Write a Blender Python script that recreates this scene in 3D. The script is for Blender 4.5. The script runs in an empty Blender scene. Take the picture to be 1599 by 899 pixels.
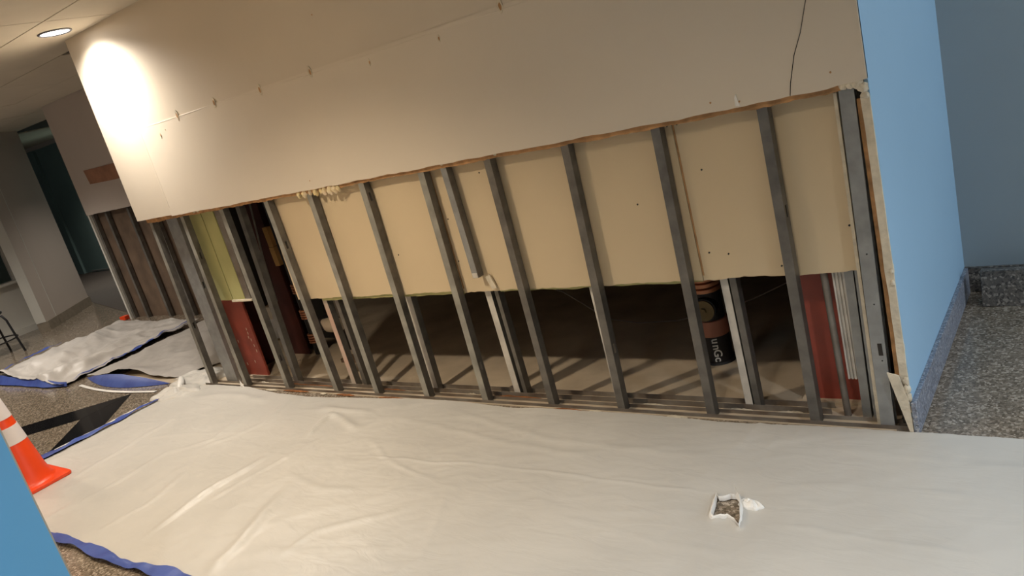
import bpy, bmesh, math, random
from mathutils import Vector, Matrix, noise
random.seed(7)
SC = bpy.context.scene
COL = SC.collection
# ------------------------------------------------------------------ camera
CAM = (0.0, 0.0, 1.54)
YAW, PITCH, ROLL = -0.69653745, -0.26636492, -0.26938031
fw = Vector((math.sin(YAW)*math.cos(PITCH), math.cos(YAW)*math.cos(PITCH), math.sin(PITCH)))
r0 = Vector((math.cos(YAW), -math.sin(YAW), 0)); u0 = r0.cross(fw)
rt = math.cos(ROLL)*r0 + math.sin(ROLL)*u0
up = -math.sin(ROLL)*r0 + math.cos(ROLL)*u0
cd = bpy.data.cameras.new('camera'); cam = bpy.data.objects.new('camera', cd); COL.objects.link(cam)
cam.matrix_world = Matrix(((rt.x, up.x, -fw.x, CAM[0]), (rt.y, up.y, -fw.y, CAM[1]), (rt.z, up.z, -fw.z, CAM[2]), (0, 0, 0, 1)))
cd.sensor_width = 36; cd.lens = 36*1219.8/1599; cd.clip_start = 0.05; cd.clip_end = 60
SC.camera = cam
# ------------------------------------------------------------------ world, lights, exposure
w = bpy.data.worlds.new('world'); SC.world = w; w.use_nodes = True
w.node_tree.nodes['Background'].inputs[0].default_value = (0.9, 0.95, 1, 1)
w.node_tree.nodes['Background'].inputs[1].default_value = 0.15
vs = SC.view_settings
vs.view_transform = 'Standard'; vs.look = 'None'; vs.gamma = 1; vs.use_curve_mapping = False; vs.exposure = 0.0
WARM = (1.0, 0.83, 0.62); NEUT = (1.0, 0.92, 0.82); COOL = (0.72, 0.86, 1.0)
def spot(name, loc, power, col, ang=125, blend=0.6, rad=0.05):
    l = bpy.data.lights.new(name, 'SPOT'); o = bpy.data.objects.new(name, l); COL.objects.link(o)
    o.location = loc; l.energy = power; l.color = col; l.spot_size = math.radians(ang); l.spot_blend = blend; l.shadow_soft_size = rad
    return o
def area(name, loc, rot, sx, sy, power, col):
    l = bpy.data.lights.new(name, 'AREA'); o = bpy.data.objects.new(name, l); COL.objects.link(o)
    o.location = loc; o.rotation_euler = rot; l.shape = 'RECTANGLE'; l.size = sx; l.size_y = sy; l.energy = power; l.color = col
    return o
# cool fill lamp added out of view to brighten the blue alcove
area('cool_fill_right', (2.9, 3.25, 1.4), (0, math.radians(90), 0), 1.8, 1.1, 50, (0.80, 0.90, 1.0))
HALL = [(-3.0, 1.2, 165, WARM, 'unseen hall downlight above the middle of the white sheet'), (-1.0, 1.2, 35, WARM, 'unseen hall downlight above the torn hole'),
        (1.2, 1.2, 230, (0.86, 0.93, 1.0), 'unseen fill lamp added at the right end of the white sheet'), (-8.6, 2.2, 230, NEUT, 'unseen hall downlight above the far crumpled sheet'),  # the cool lamp at the right end is added fill for the near blue wall
        (-7.0, 1.2, 120, WARM, 'unseen hall downlight above the black floor band'), (-1.1, -0.5, 120, (0.86, 0.93, 1.0), 'unseen fill lamp added beside the near blue wall'),  # the cool lamp here is added only to brighten the near blue wall
        (0.6, -1.0, 150, WARM, 'unseen fill lamp added behind the viewpoint'),  # added fill from behind the camera, lifts the main wall
        (-9.6, 5.3, 90, NEUT, 'unseen fill lamp added behind the far cut wall, beside the teal doorway'),  # added out of view to light the pillar face
        (-12.6, 5.95, 170, NEUT, 'unseen fill lamp added in the corridor with the teal wall')]  # added out of view to brighten the teal corridor
# ------------------------------------------------------------------ materials
MC = {}
def mat(name, col, rough=0.6, metal=0.0, var=0.0, scale=8, bump=0.0, bscale=40, col2=None, spec=0.5, detail=6, thr=(0.3, 0.7), bdist=0.01):
    if name in MC: return MC[name]
    m = bpy.data.materials.new(name); m.use_nodes = True; nt = m.node_tree; N = nt.nodes; L = nt.links
    p = N['Principled BSDF']; p.inputs['Roughness'].default_value = rough; p.inputs['Metallic'].default_value = metal
    p.inputs['Specular IOR Level'].default_value = spec
    tc = N.new('ShaderNodeTexCoord')
    c2 = col2 or tuple(max(0, c*(1-var)) for c in col)
    if var > 0 or col2:
        n = N.new('ShaderNodeTexNoise'); n.inputs['Scale'].default_value = scale; n.inputs['Detail'].default_value = detail
        L.new(tc.outputs['Object'], n.inputs['Vector'])
        r = N.new('ShaderNodeValToRGB'); r.color_ramp.elements[0].position = thr[0]; r.color_ramp.elements[1].position = thr[1]
        r.color_ramp.elements[0].color = (*c2, 1); r.color_ramp.elements[1].color = (*col, 1)
        L.new(n.outputs['Fac'], r.inputs['Fac']); L.new(r.outputs['Color'], p.inputs['Base Color'])
    else: p.inputs['Base Color'].default_value = (*col, 1)
    if bump > 0:
        n2 = N.new('ShaderNodeTexNoise'); n2.inputs['Scale'].default_value = bscale; n2.inputs['Detail'].default_value = 5
        L.new(tc.outputs['Object'], n2.inputs['Vector'])
        b = N.new('ShaderNodeBump'); b.inputs['Strength'].default_value = bump; b.inputs['Distance'].default_value = bdist
        L.new(n2.outputs['Fac'], b.inputs['Height']); L.new(b.outputs['Normal'], p.inputs['Normal'])
    MC[name] = m; return m
def terrazzo(name, cols, scale=55, rough=0.25, bump=0.0):
    m = bpy.data.materials.new(name); m.use_nodes = True; nt = m.node_tree; N = nt.nodes; L = nt.links
    p = N['Principled BSDF']; p.inputs['Roughness'].default_value = rough
    tc = N.new('ShaderNodeTexCoord'); wn = N.new('ShaderNodeTexNoise'); wn.inputs['Scale'].default_value = 30
    L.new(tc.outputs['Object'], wn.inputs['Vector'])
    mx = N.new('ShaderNodeMixRGB'); mx.inputs[0].default_value = 0.02; L.new(tc.outputs['Object'], mx.inputs[1]); L.new(wn.outputs['Color'], mx.inputs[2])
    v = N.new('ShaderNodeTexVoronoi'); v.inputs['Scale'].default_value = scale; v.inputs['Randomness'].default_value = 1
    L.new(mx.outputs[0], v.inputs['Vector'])
    s = N.new('ShaderNodeSeparateColor'); L.new(v.outputs['Color'], s.inputs[0])
    r = N.new('ShaderNodeValToRGB'); r.color_ramp.interpolation = 'CONSTANT'
    e = r.color_ramp.elements; e[0].color = (*cols[0], 1); e[0].position = 0
    e[1].color = (*cols[1], 1); e[1].position = 0.3
    for i, c in enumerate(cols[2:]):
        x = e.new(0.3 + 0.7*(i+1)/(len(cols)-1)); x.color = (*c, 1)
    L.new(s.outputs[0], r.inputs['Fac'])
    v2 = N.new('ShaderNodeTexVoronoi'); v2.inputs['Scale'].default_value = scale*2.6; L.new(tc.outputs['Object'], v2.inputs['Vector'])
    s2 = N.new('ShaderNodeSeparateColor'); L.new(v2.outputs['Color'], s2.inputs[0])
    m2 = N.new('ShaderNodeMixRGB'); m2.blend_type = 'MULTIPLY'; m2.inputs[0].default_value = 0.35
    L.new(r.outputs['Color'], m2.inputs[1]); L.new(s2.outputs[1], m2.inputs[2])
    L.new(m2.outputs[0], p.inputs['Base Color']); MC[name] = m; return m
M_paint = mat('drywall_paint', (0.66, 0.58, 0.47), 0.55, var=0.05, scale=1.5, bump=0.05, bscale=60)
M_paint2 = mat('drywall_paint_patch', (0.70, 0.62, 0.51), 0.55, var=0.04, scale=1.5, bump=0.05, bscale=60)
M_farpaint = mat('far_wall_paint', (0.58, 0.50, 0.44), 0.6, var=0.05, scale=2)
M_blue = mat('pale_blue_paint', (0.32, 0.51, 0.69), 0.5, var=0.05, scale=1.0, bump=0.04, bscale=80)
M_bluewall = mat('grey_blue_paint', (0.34, 0.40, 0.43), 0.5, var=0.06, scale=2.0, bump=0.04, bscale=80)
M_nearblue = mat('strong_blue_paint', (0.165, 0.52, 0.92), 0.5, var=0.03, scale=1.0)
M_steel = mat('galvanised_steel', (0.20, 0.185, 0.165), 0.45, metal=0.35, var=0.45, scale=14, bump=0.08, bscale=30)
M_steel2 = mat('galvanised_steel_light', (0.34, 0.345, 0.34), 0.45, metal=0.35, var=0.3, scale=18, bump=0.06, bscale=30)
M_flange = mat('lit_grey_flange', (0.36, 0.35, 0.31), 0.5, metal=0.2, var=0.45, scale=11)  # front flanges paler than their webs: light caught by the metal, painted in
M_whitish = mat('whitish_steel', (0.70, 0.66, 0.60), 0.6, metal=0.1, var=0.35, scale=10)  # whitish steel, much paler than the other studs
M_pink = mat('pinkish_dusty_steel', (0.62, 0.38, 0.30), 0.6, metal=0.1, col2=(0.55, 0.5, 0.43), scale=5)
M_rust = mat('rusty_steel', (0.38, 0.15, 0.05), 0.85, var=0.6, scale=30, bump=0.3, bscale=80)
M_rough_track = mat('worn_track_steel', (0.30, 0.28, 0.25), 0.5, metal=0.4, col2=(0.16, 0.12, 0.09), scale=9)
M_board = mat('manila_drywall_paper', (0.65, 0.525, 0.345), 0.75, var=0.06, scale=3, bump=0.03, bscale=200)
M_green = mat('green_board_paper', (0.46, 0.45, 0.20), 0.75, var=0.15, scale=6)
M_gyp = mat('gypsum_core', (0.74, 0.66, 0.52), 0.9, var=0.25, scale=25, bump=0.5, bscale=60)
M_kraft = mat('brown_paper_edge', (0.55, 0.30, 0.13), 0.85, var=0.5, scale=25, bump=0.2)
M_conc = mat('dusty_concrete', (0.56, 0.46, 0.34), 0.85, var=0.3, scale=4, bump=0.2, bscale=20)
M_cavity_shade = mat('cavity_shade_dark', (0.035, 0.03, 0.028), 0.9, var=0.4, scale=3)  # near-black: the shade inside the cavity is put into the colour
M_brownpaper = mat('brown_backing', (0.17, 0.11, 0.07), 0.8, var=0.5, scale=5)
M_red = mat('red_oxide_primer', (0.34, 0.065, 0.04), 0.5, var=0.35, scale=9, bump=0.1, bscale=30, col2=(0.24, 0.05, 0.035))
M_cast = mat('black_cast_iron', (0.018, 0.016, 0.018), 0.55, var=0.4, scale=20, bump=0.2, bscale=90)
M_copper = mat('orange_coupling_metal', (0.62, 0.27, 0.14), 0.4, metal=0.5, var=0.3, scale=20)
M_brass = mat('dull_brass', (0.20, 0.14, 0.06), 0.5, metal=0.4, var=0.3, scale=12)
M_wood = mat('blocking_wood', (0.50, 0.28, 0.10), 0.7, var=0.3, scale=12)
M_white = mat('white_paint_marks', (0.8, 0.78, 0.74), 0.6)
M_trimwhite = mat('white_trim_paint', (0.66, 0.64, 0.58), 0.45, var=0.06, scale=4)
M_beigebase = mat('beige_stone_base', (0.30, 0.25, 0.19), 0.4, var=0.25, scale=20)
M_teal = mat('dark_teal_paint', (0.20, 0.29, 0.28), 0.5, var=0.1, scale=2)
M_ceil = mat('ceiling_tile_board', (0.62, 0.56, 0.46), 0.9, var=0.08, scale=3, bump=0.15, bscale=120)
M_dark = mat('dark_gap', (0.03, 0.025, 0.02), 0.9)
M_tape = mat('blue_masking_tape', (0.022, 0.038, 0.22), 0.5, col2=(0.05, 0.09, 0.34), scale=6, thr=(0.45, 0.75), bump=0.2, bscale=25)
M_orange = mat('orange_cone_plastic', (0.85, 0.065, 0.006), 0.42, var=0.12, scale=5)
M_collar = mat('white_reflective_collar', (0.72, 0.66, 0.64), 0.5, var=0.05, scale=20)
M_black = mat('black_enamel', (0.012, 0.012, 0.014), 0.3)
M_blackstone = mat('black_polished_stone', (0.012, 0.012, 0.014), 0.08, var=0.3, scale=20)
M_foam = mat('dried_adhesive', (0.74, 0.60, 0.30), 0.8, col2=(0.75, 0.62, 0.5), scale=14)
M_salmon = mat('bare_salmon_patch', (0.42, 0.20, 0.12), 0.7, var=0.35, scale=9)
M_terr = terrazzo('floor_terrazzo', [(0.21, 0.17, 0.125), (0.27, 0.215, 0.16), (0.32, 0.26, 0.20), (0.15, 0.12, 0.085), (0.48, 0.41, 0.33)], 120, 0.16)
M_granite = terrazzo('granite_base_stone', [(0.24, 0.27, 0.34), (0.29, 0.33, 0.41), (0.22, 0.24, 0.31), (0.14, 0.15, 0.18), (0.46, 0.48, 0.53)], 150, 0.35)  # bluish chips: blue light reflected by the stone is put into its colour
M_lootgranite = terrazzo('loose_granite_stone', [(0.14, 0.125, 0.11), (0.18, 0.16, 0.14), (0.12, 0.11, 0.10), (0.06, 0.055, 0.05), (0.34, 0.31, 0.27)], 120, 0.35)
def plastic_mat(name, base, rough):
    m = bpy.data.materials.new(name); m.use_nodes = True; N = m.node_tree.nodes; L = m.node_tree.links
    p = N['Principled BSDF']; p.inputs['Roughness'].default_value = rough; p.inputs['Specular IOR Level'].default_value = 0.45
    tc = N.new('ShaderNodeTexCoord')
    n = N.new('ShaderNodeTexNoise'); n.inputs['Scale'].default_value = 1.6; n.inputs['Detail'].default_value = 4; L.new(tc.outputs['Object'], n.inputs['Vector'])
    r = N.new('ShaderNodeValToRGB'); r.color_ramp.elements[0].color = (*[c*0.9 for c in base], 1); r.color_ramp.elements[1].color = (*base, 1)
    r.color_ramp.elements[0].position = 0.35; r.color_ramp.elements[1].position = 0.65
    L.new(n.outputs['Fac'], r.inputs['Fac']); L.new(r.outputs['Color'], p.inputs['Base Color'])
    # fine crinkle of film
    mp = N.new('ShaderNodeMapping'); mp.inputs['Scale'].default_value = (5, 14, 5); mp.inputs['Rotation'].default_value = (0, 0, 0.3); L.new(tc.outputs['Object'], mp.inputs['Vector'])
    v = N.new('ShaderNodeTexNoise'); v.inputs['Scale'].default_value = 1.0; v.inputs['Detail'].default_value = 7; v.inputs['Distortion'].default_value = 1.0; L.new(mp.outputs[0], v.inputs['Vector'])
    b = N.new('ShaderNodeBump'); b.inputs['Strength'].default_value = 0.22; b.inputs['Distance'].default_value = 0.015
    L.new(v.outputs['Fac'], b.inputs['Height']); L.new(b.outputs['Normal'], p.inputs['Normal'])
    return m
M_film = plastic_mat('white_plastic_film', (0.57, 0.55, 0.51), 0.42)
M_film2 = plastic_mat('greyish_plastic_film', (0.52, 0.49, 0.46), 0.46)
def emit(name, col, s):
    m = bpy.data.materials.new(name); m.use_nodes = True; p = m.node_tree.nodes['Principled BSDF']
    p.inputs['Base Color'].default_value = (*col, 1); p.inputs['Emission Color'].default_value = (*col, 1); p.inputs['Emission Strength'].default_value = s
    return m
M_lamp = emit('lit_lens', (1.0, 0.97, 0.92), 12)
m = bpy.data.materials.new('window_glass'); m.use_nodes = True; p = m.node_tree.nodes['Principled BSDF']
p.inputs['Base Color'].default_value = (0.9, 0.95, 0.95, 1); p.inputs['Roughness'].default_value = 0.03; p.inputs['Transmission Weight'].default_value = 1.0
M_glass = m
# ------------------------------------------------------------------ helpers
def tag(o, label=None, cat=None, group=None, kind=None):
    if label: o['label'] = label
    if cat: o['category'] = cat
    if group: o['group'] = group
    if kind: o['kind'] = kind
    return o
class MB:
    def __init__(s): s.v = []; s.f = []
    def poly(s, vs, fs):
        n = len(s.v); s.v += [tuple(v) for v in vs]; s.f += [tuple(n+i for i in f) for f in fs]; return s
    def box(s, x0, x1, y0, y1, z0, z1, lx=0, ly=0):
        """box, its top shifted by lx, ly (lean)"""
        v = [(x0, y0, z0), (x1, y0, z0), (x1, y1, z0), (x0, y1, z0), (x0+lx, y0+ly, z1), (x1+lx, y0+ly, z1), (x1+lx, y1+ly, z1), (x0+lx, y1+ly, z1)]
        return s.poly(v, [(3, 2, 1, 0), (4, 5, 6, 7), (0, 1, 5, 4), (1, 2, 6, 5), (2, 3, 7, 6), (3, 0, 4, 7)])
    def prism(s, pts, z0, z1):
        n = len(pts)
        area2 = sum(pts[i][0]*pts[(i+1) % n][1]-pts[(i+1) % n][0]*pts[i][1] for i in range(n))
        if area2 < 0: pts = pts[::-1]
        v = [(x, y, z0) for x, y in pts]+[(x, y, z1) for x, y in pts]
        return s.poly(v, [tuple(range(n))[::-1], tuple(range(n, 2*n))]+[(i, (i+1) % n, n+(i+1) % n, n+i) for i in range(n)])
    def slab_xz(s, pts, y0, y1):
        """polygon in the xz plane given thickness in y"""
        n = len(pts)
        a2 = sum(pts[i][0]*pts[(i+1) % n][1]-pts[(i+1) % n][0]*pts[i][1] for i in range(n))
        if a2 < 0: pts = pts[::-1]
        v = [(x, y0, z) for x, z in pts]+[(x, y1, z) for x, z in pts]
        return s.poly(v, [tuple(range(n)), tuple(range(n, 2*n))[::-1]]+[((i+1) % n, i, n+i, n+(i+1) % n) for i in range(n)])
    def tube(s, pts, r, seg=10, cap=True, rs=None):
        pts = [Vector(p) for p in pts]; n = len(s.v); prev = None; k = len(pts)
        for i, p in enumerate(pts):
            t = (pts[min(i+1, k-1)]-pts[max(i-1, 0)]).normalized()
            if prev is None: a = t.orthogonal().normalized()
            else: a = (prev - t*prev.dot(t)).normalized()
            prev = a; b = t.cross(a); rr = rs[i] if rs else r
            for j in range(seg):
                g = 2*math.pi*j/seg; s.v.append(tuple(p + (a*math.cos(g)+b*math.sin(g))*rr))
        for i in range(k-1):
            for j in range(seg):
                a_ = n+i*seg+j; b_ = n+i*seg+(j+1) % seg; s.f.append((a_, b_, b_+seg, a_+seg))
        if cap: s.f.append(tuple(n+j for j in range(seg))[::-1]); s.f.append(tuple(n+(k-1)*seg+j for j in range(seg)))
        return s
    def lathe(s, prof, c=(0, 0, 0), seg=32):
        n = len(s.v)
        for r, z in prof:
            for j in range(seg):
                g = 2*math.pi*j/seg; s.v.append((c[0]+r*math.cos(g), c[1]+r*math.sin(g), c[2]+z))
        for i in range(len(prof)-1):
            for j in range(seg):
                a_ = n+i*seg+j; b_ = n+i*seg+(j+1) % seg; s.f.append((a_, b_, b_+seg, a_+seg))
        s.f.append(tuple(n+j for j in range(seg))[::-1]); s.f.append(tuple(n+(len(prof)-1)*seg+j for j in range(seg)))
        return s
    def lump(s, c, r, sx=1, sy=1, sz=1, seed=0, sub=2):
        bm = bmesh.new(); bmesh.ops.create_icosphere(bm, subdivisions=sub, radius=1)
        n = len(s.v)
        for v in bm.verts:
            d = 1+0.45*noise.noise(v.co*1.6+Vector((seed*3.1, seed*1.7, 0)))
            s.v.append((c[0]+v.co.x*d*r*sx, c[1]+v.co.y*d*r*sy, c[2]+v.co.z*d*r*sz))
        for f in bm.faces: s.f.append(tuple(n+v.index for v in f.verts))
        bm.free(); return s
    def mesh(s, name):
        m_ = bpy.data.meshes.new(name); m_.from_pydata(s.v, [], s.f); m_.validate(); m_.update(); return m_
    def build(s, name, m_, parent=None, smooth=False, bevel=0, seg=2):
        me = s.mesh(name); me.materials.append(m_); o = bpy.data.objects.new(name, me); COL.objects.link(o)
        if smooth:
            for p_ in me.polygons: p_.use_smooth = True
            me.set_sharp_from_angle(angle=math.radians(40))
        if bevel:
            b = o.modifiers.new('bevel', 'BEVEL'); b.width = bevel; b.segments = seg; b.limit_method = 'ANGLE'
        if parent: attach(o, parent)
        return o
def attach(o, parent):
    o.parent = parent; o.matrix_parent_inverse = Matrix.Translation(-Vector(parent.location)) if parent.type == 'EMPTY' else Matrix.Identity(4)
def empty(name, loc, label, cat, group=None):
    o = bpy.data.objects.new(name, None); COL.objects.link(o); o.location = loc; o.empty_display_size = 0.1
    return tag(o, label, cat, group)
def S(o): return tag(o, kind='structure')
def recenter(o, c):
    """move a mesh's origin to c, keeping world geometry"""
    c = Vector(c); o.data.transform(Matrix.Translation(-c)); o.location = c; return o

# ================================================================== SETTING
CEIL = 2.41
floor = S(MB().box(-17.2, 3.2, -2.2, 7.2, -0.12, 0).build('floor', M_terr))
def slab_under(x0, x1, y0, y1): pass
# inset black stone bands of the terrazzo, an L-shaped corner, mitred pieces
M_carpet = mat('dark_corridor_carpet', (0.07, 0.055, 0.045), 0.9, var=0.3, scale=40)
MB().prism([(-11.14, 4.62), (-8.84, 4.06), (-7.0, 4.06), (-7.0, 6.4), (-17.0, 6.4), (-13.5, 5.3)], 0, 0.004).build('corridor_carpet', M_carpet, floor)
V0 = Vector((-5.87, 2.42)); d1 = Vector((-1, -1)).normalized(); d2 = Vector((1, -1)).normalized(); bw = 0.275
def band(pts): return MB().prism([(p_.x, p_.y) for p_ in pts], 0.0, 0.0012).build('inlay_strip', M_blackstone, floor)
Vin = V0 + d1*bw + d2*bw
for k in range(3):
    a = V0 if k == 0 else V0+d1*(1.0*k+0.003); b = V0+d1*(1.0*(k+1)); a2 = Vin if k == 0 else V0+d1*(1.0*k+0.003)+d2*bw
    band([a, b, b+d2*bw, a2])
for k in range(3):
    a = V0+Vector((0.003, -0.001)) if k == 0 else V0+d2*(1.0*k+0.003); b = V0+d2*(1.0*(k+1)); a2 = Vin+Vector((0.003, -0.001)) if k == 0 else V0+d2*(1.0*k+0.003)+d1*bw
    band([a, b, b+d1*bw, a2])
MB().box(-6.55, -0.66, 2.612, 5.6, 0.0, 0.004).build('concrete_slab', M_conc, floor)

# ceiling: slab + lay-in tiles 1.2 x 0.6 with dark joints
ceiling = S(MB().box(-17.2, 3.2, -2.2, 7.2, CEIL+0.012, CEIL+0.12).build('ceiling', M_dark))
t0 = None
nx0 = -4.5-1.2*6
for i in range(0, 12):
    for j in range(-3, 5):
        x0 = nx0+1.2*i; y0 = 2.2+0.61*(j-1) - 0.0
        x0_, y0_ = x0+0.004, y0+0.004
        if y0_ > 5.5 or x0_ > 2.5: continue
        if y0_+0.3 > 2.62 and x0_+0.6 > -5.2 and x0_+0.6 < -0.6: continue
        if t0 is None:
            t0 = MB().box(0, 1.192, 0, 0.602, 0, 0.016).build('ceiling_tile', M_ceil, ceiling); o = t0
        else:
            o = t0.copy(); COL.objects.link(o); o.parent = ceiling
        o.location = (x0_, y0_, CEIL + random.uniform(-0.001, 0.0015))
MB().box(-17.1, nx0, 2.0, 7.1, CEIL, CEIL+0.012).build('corridor_ceiling_panel', M_ceil, ceiling)
MB().box(nx0, -6.0, 5.26, 7.1, CEIL, CEIL+0.012).build('corridor_ceiling_panel', M_ceil, ceiling)
MB().box(-0.6, 3.2, 5.26, 7.1, CEIL, CEIL+0.012).build('corridor_ceiling_panel', M_ceil, ceiling)

# ---- main wall: upper drywall, cut off at 1.215 m
def jag_sheet(x0, x1, zb, zt, y0, y1, amp=0.003, step=0.03, seed=0, slope=None, tamp=0.0):
    pts = []; n = max(2, int((x1-x0)/step))
    for i in range(n+1):
        x = x0+(x1-x0)*i/n
        z = zb + amp*noise.noise(Vector((x*6+seed, seed, 0)))*2 + amp*0.6*random.uniform(-1, 1)
        if slope: z += slope(x)
        pts.append((x, z))
    top = [(x1, zt), (x0, zt)]
    return MB().slab_xz(pts+top, y0, y1)
XL, XR = -5.165, -0.598
wall_middle = S(MB().box(XL, XR, 2.606, 2.618, 1.7722, CEIL).build('wall_middle', M_paint))
sl = lambda x: 0.012*max(0, (x+1.1)/0.5)**1.5 if x > -1.1 else 0.0
jag_sheet(-4.72, XR, 1.215, 1.772, 2.6035, 2.618, amp=0.0028, seed=2, slope=sl).build('drywall_sheet', M_paint2, wall_middle)
jag_sheet(XL, -4.722, 1.222, 1.772, 2.606, 2.618, amp=0.001, seed=4).build('drywall_sheet', M_paint, wall_middle)
jag_sheet(XL+0.09, XR-0.03, 1.197, 1.30, 2.6185, 2.6195, amp=0.004, step=0.02, seed=9, slope=lambda x: sl(x)+0.004*noise.noise(Vector((x*2.3, 0, 1)))).build('torn_backing_paper', M_kraft, wall_middle)
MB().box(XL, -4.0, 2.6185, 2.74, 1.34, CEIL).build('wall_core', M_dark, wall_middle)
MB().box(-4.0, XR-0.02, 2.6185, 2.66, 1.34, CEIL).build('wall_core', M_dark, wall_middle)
# raised filler bead along the seam
bead = MB(); xs = [-4.70+0.05*i for i in range(83)]
bead.tube([(x, 2.6045+0.0015*noise.noise(Vector((x*4, 0, 0))), 1.768-0.012*(x > -3.6)+0.004*noise.noise(Vector((x*3, 1, 0)))) for x in xs], 0.0020, 6).build('seam_filler', M_paint2, wall_middle, smooth=True)
MB().tube([(-4.71, 2.6055, 1.77-0.01*i*5) for i in range(11)], 0.003, 6).build('seam_filler', M_paint2, wall_middle, smooth=True)
# gouges where fixings were pulled out: paper curl + dark crater
for i, (gx, gz) in enumerate([(-4.26, 1.777), (-3.87, 1.777), (-3.45, 1.764), (-3.036, 1.767), (-2.63, 1.724), (-2.20, 1.728), (-1.86, 1.77), (-4.50, 1.70)]):
    s_ = 1.0 if i not in (4, 5, 7) else 0.55
    g = MB(); rim = []
    for j in range(12):
        a = 2*math.pi*j/12; rr = (0.019+0.006*random.random())*s_
        rim.append((gx+rr*0.62*math.cos(a), gz+rr*1.35*math.sin(a)))
    g.slab_xz(rim, 2.6015, 2.6045).build('gouge_rim', M_gyp, wall_middle)
    g2 = MB().slab_xz([(gx+(x-gx)*0.5+0.002, gz+(z-gz)*0.5-0.002) for x, z in rim], 2.6008, 2.602)
    g2.build('gouge_hole', M_kraft, wall_middle)
MB().tube([(-0.735, 2.6035, 1.52), (-0.74, 2.603, 1.50), (-0.77, 2.603, 1.41), (-0.80, 2.603, 1.345), (-0.825, 2.603, 1.26), (-0.832, 2.603, 1.222)], 0.0013, 5).build('hairline_crack', M_dark, wall_middle)
for i, (dx, dz) in enumerate([(-4.43, 1.72), (-1.10, 1.25), (-1.0, 1.235), (-2.9, 2.0), (-0.70, 1.27), (-3.3, 1.26)]):
    MB().lump((dx, 2.603, dz), 0.004, 1, 0.4, 1, i, 1).build('paint_nick', M_kraft, wall_middle)
MB().slab_xz([(-1.015, 1.222), (-1.0, 1.221), (-1.008, 1.262), (-1.014, 1.25)], 2.600, 2.6035).build('paint_chip', M_white, wall_middle)
# dried adhesive lumps hanging under the cut edge
for i, (bx_, r_) in enumerate([(-3.44, 0.017), (-3.395, 0.019), (-3.345, 0.014), (-3.30, 0.02), (-3.255, 0.017), (-3.225, 0.021), (-3.18, 0.026), (-3.145, 0.022), (-3.12, 0.018)]):
    MB().lump((bx_, 2.618, 1.203-0.4*r_), r_, 0.75, 0.8, 1.1, i).build('adhesive_lump', M_foam, wall_middle, smooth=True)
for i, (bx_, r_) in enumerate([(-4.47, 0.012), (-4.43, 0.010), (-2.39, 0.008), (-2.08, 0.008)]):
    MB().lump((bx_, 2.612, 1.215), r_, 1, 0.6, 0.8, i+20).build('adhesive_lump', M_gyp, wall_middle, smooth=True)
# corner plaster crumbs at top right
for i, (bx_, bz_, r_) in enumerate([(-0.672, 1.222, 0.014), (-0.65, 1.225, 0.016), (-0.63, 1.222, 0.018), (-0.615, 1.205, 0.016), (-0.612, 1.18, 0.012)]):
    MB().lump((bx_, 2.612, bz_), r_, 1, 0.5, 1.0, i+40).build('plaster_crumb', M_gyp, wall_middle, smooth=True)

# ---- right wall (pale blue) with granite base
wall_right = S(MB().box(-0.612, -0.600, 2.622, 3.95, 0.02, 2.41).build('wall_right', M_blue))
MB().box(-0.600, -0.598, 2.608, 2.622, 1.225, 2.41).build('corner_bead', M_blue, wall_right)
jag = MB(); zs = [0.155+0.02*i for i in range(52)]
ptsl = [(-0.626+0.003*noise.noise(Vector((z*9, 3, 0))), z) for z in zs]; ptsr = [(-0.6005+0.0012*noise.noise(Vector((z*14, 8, 0))), z) for z in zs]
jag.slab_xz(ptsl+ptsr[::-1], 2.614, 2.628).build('broken_gypsum_edge', M_gyp, wall_right)
zs2 = [0.17+0.02*i for i in range(51)]
MB().slab_xz([(-0.643+0.002*noise.noise(Vector((z*7, 1, 0))), z) for z in zs2]+[(-0.626+0.004*noise.noise(Vector((z*11, 5, 0))), z) for z in zs2][::-1], 2.632, 2.64).build('torn_brown_paper', M_kraft, wall_right)
MB().box(-0.6415, -0.606, 2.641, 2.66, 0.02, 1.24).build('dark_edge_recess', M_dark, wall_right)
MB().slab_xz([(-0.662, 0.235), (-0.626, 0.225), (-0.604, 0.12), (-0.602, 0.0), (-0.612, 0.0)], 2.600, 2.606).build('torn_paper_flap', M_gyp, wall_right)
for i, (z, r_) in enumerate([(0.20, 0.014), (0.17, 0.017), (0.14, 0.016), (0.60, 0.008), (0.56, 0.010), (0.09, 0.013), (0.05, 0.014), (0.02, 0.013)]):
    MB().lump((-0.608+0.004*random.random(), 2.61, z), r_, 0.7, 0.5, 1.1, i+60).build('gypsum_crumb', M_gyp, wall_right, smooth=True)
baseboard_right = S(MB().box(-0.600, -0.583, 2.60, 3.93, 0, 0.122).build('baseboard_right', M_granite, bevel=0.002))
wall_back = S(MB().box(-0.612, 3.2, 3.95, 4.05, 0, 2.41).build('wall_back', M_bluewall))
baseboard_back = S(MB().box(-0.600, 3.1, 3.932, 3.95, 0, 0.122).build('baseboard_back', M_lootgranite, bevel=0.002))
# outer shell behind the camera and to the far right
S(MB().box(3.1, 3.2, -2.2, 3.95, 0, 2.41).build('wall_entrance', M_bluewall))
S(MB().box(-2.6, 3.1, -2.2, -2.1, 0, 2.41).build('wall_behind', M_paint))
S(MB().box(-6.2, -2.62, 0.69, 0.70, 0, 2.41).build('added_beige_cladding', M_paint))  # unseen beige cladding, added to keep blue bounce off the main wall
wall_near = S(MB().box(-6.2, -2.6, -2.1, 0.69, 0, 2.41).build('wall_near', M_nearblue))
# cavity enclosure
S(MB().box(-6.6, -0.62, 5.6, 5.7, 0, 2.41).build('wall_cavity', M_cavity_shade))
S(MB().box(-0.66, -0.614, 3.0, 5.6, 0, 2.41).build('wall_cavity_side', M_cavity_shade))

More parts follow.
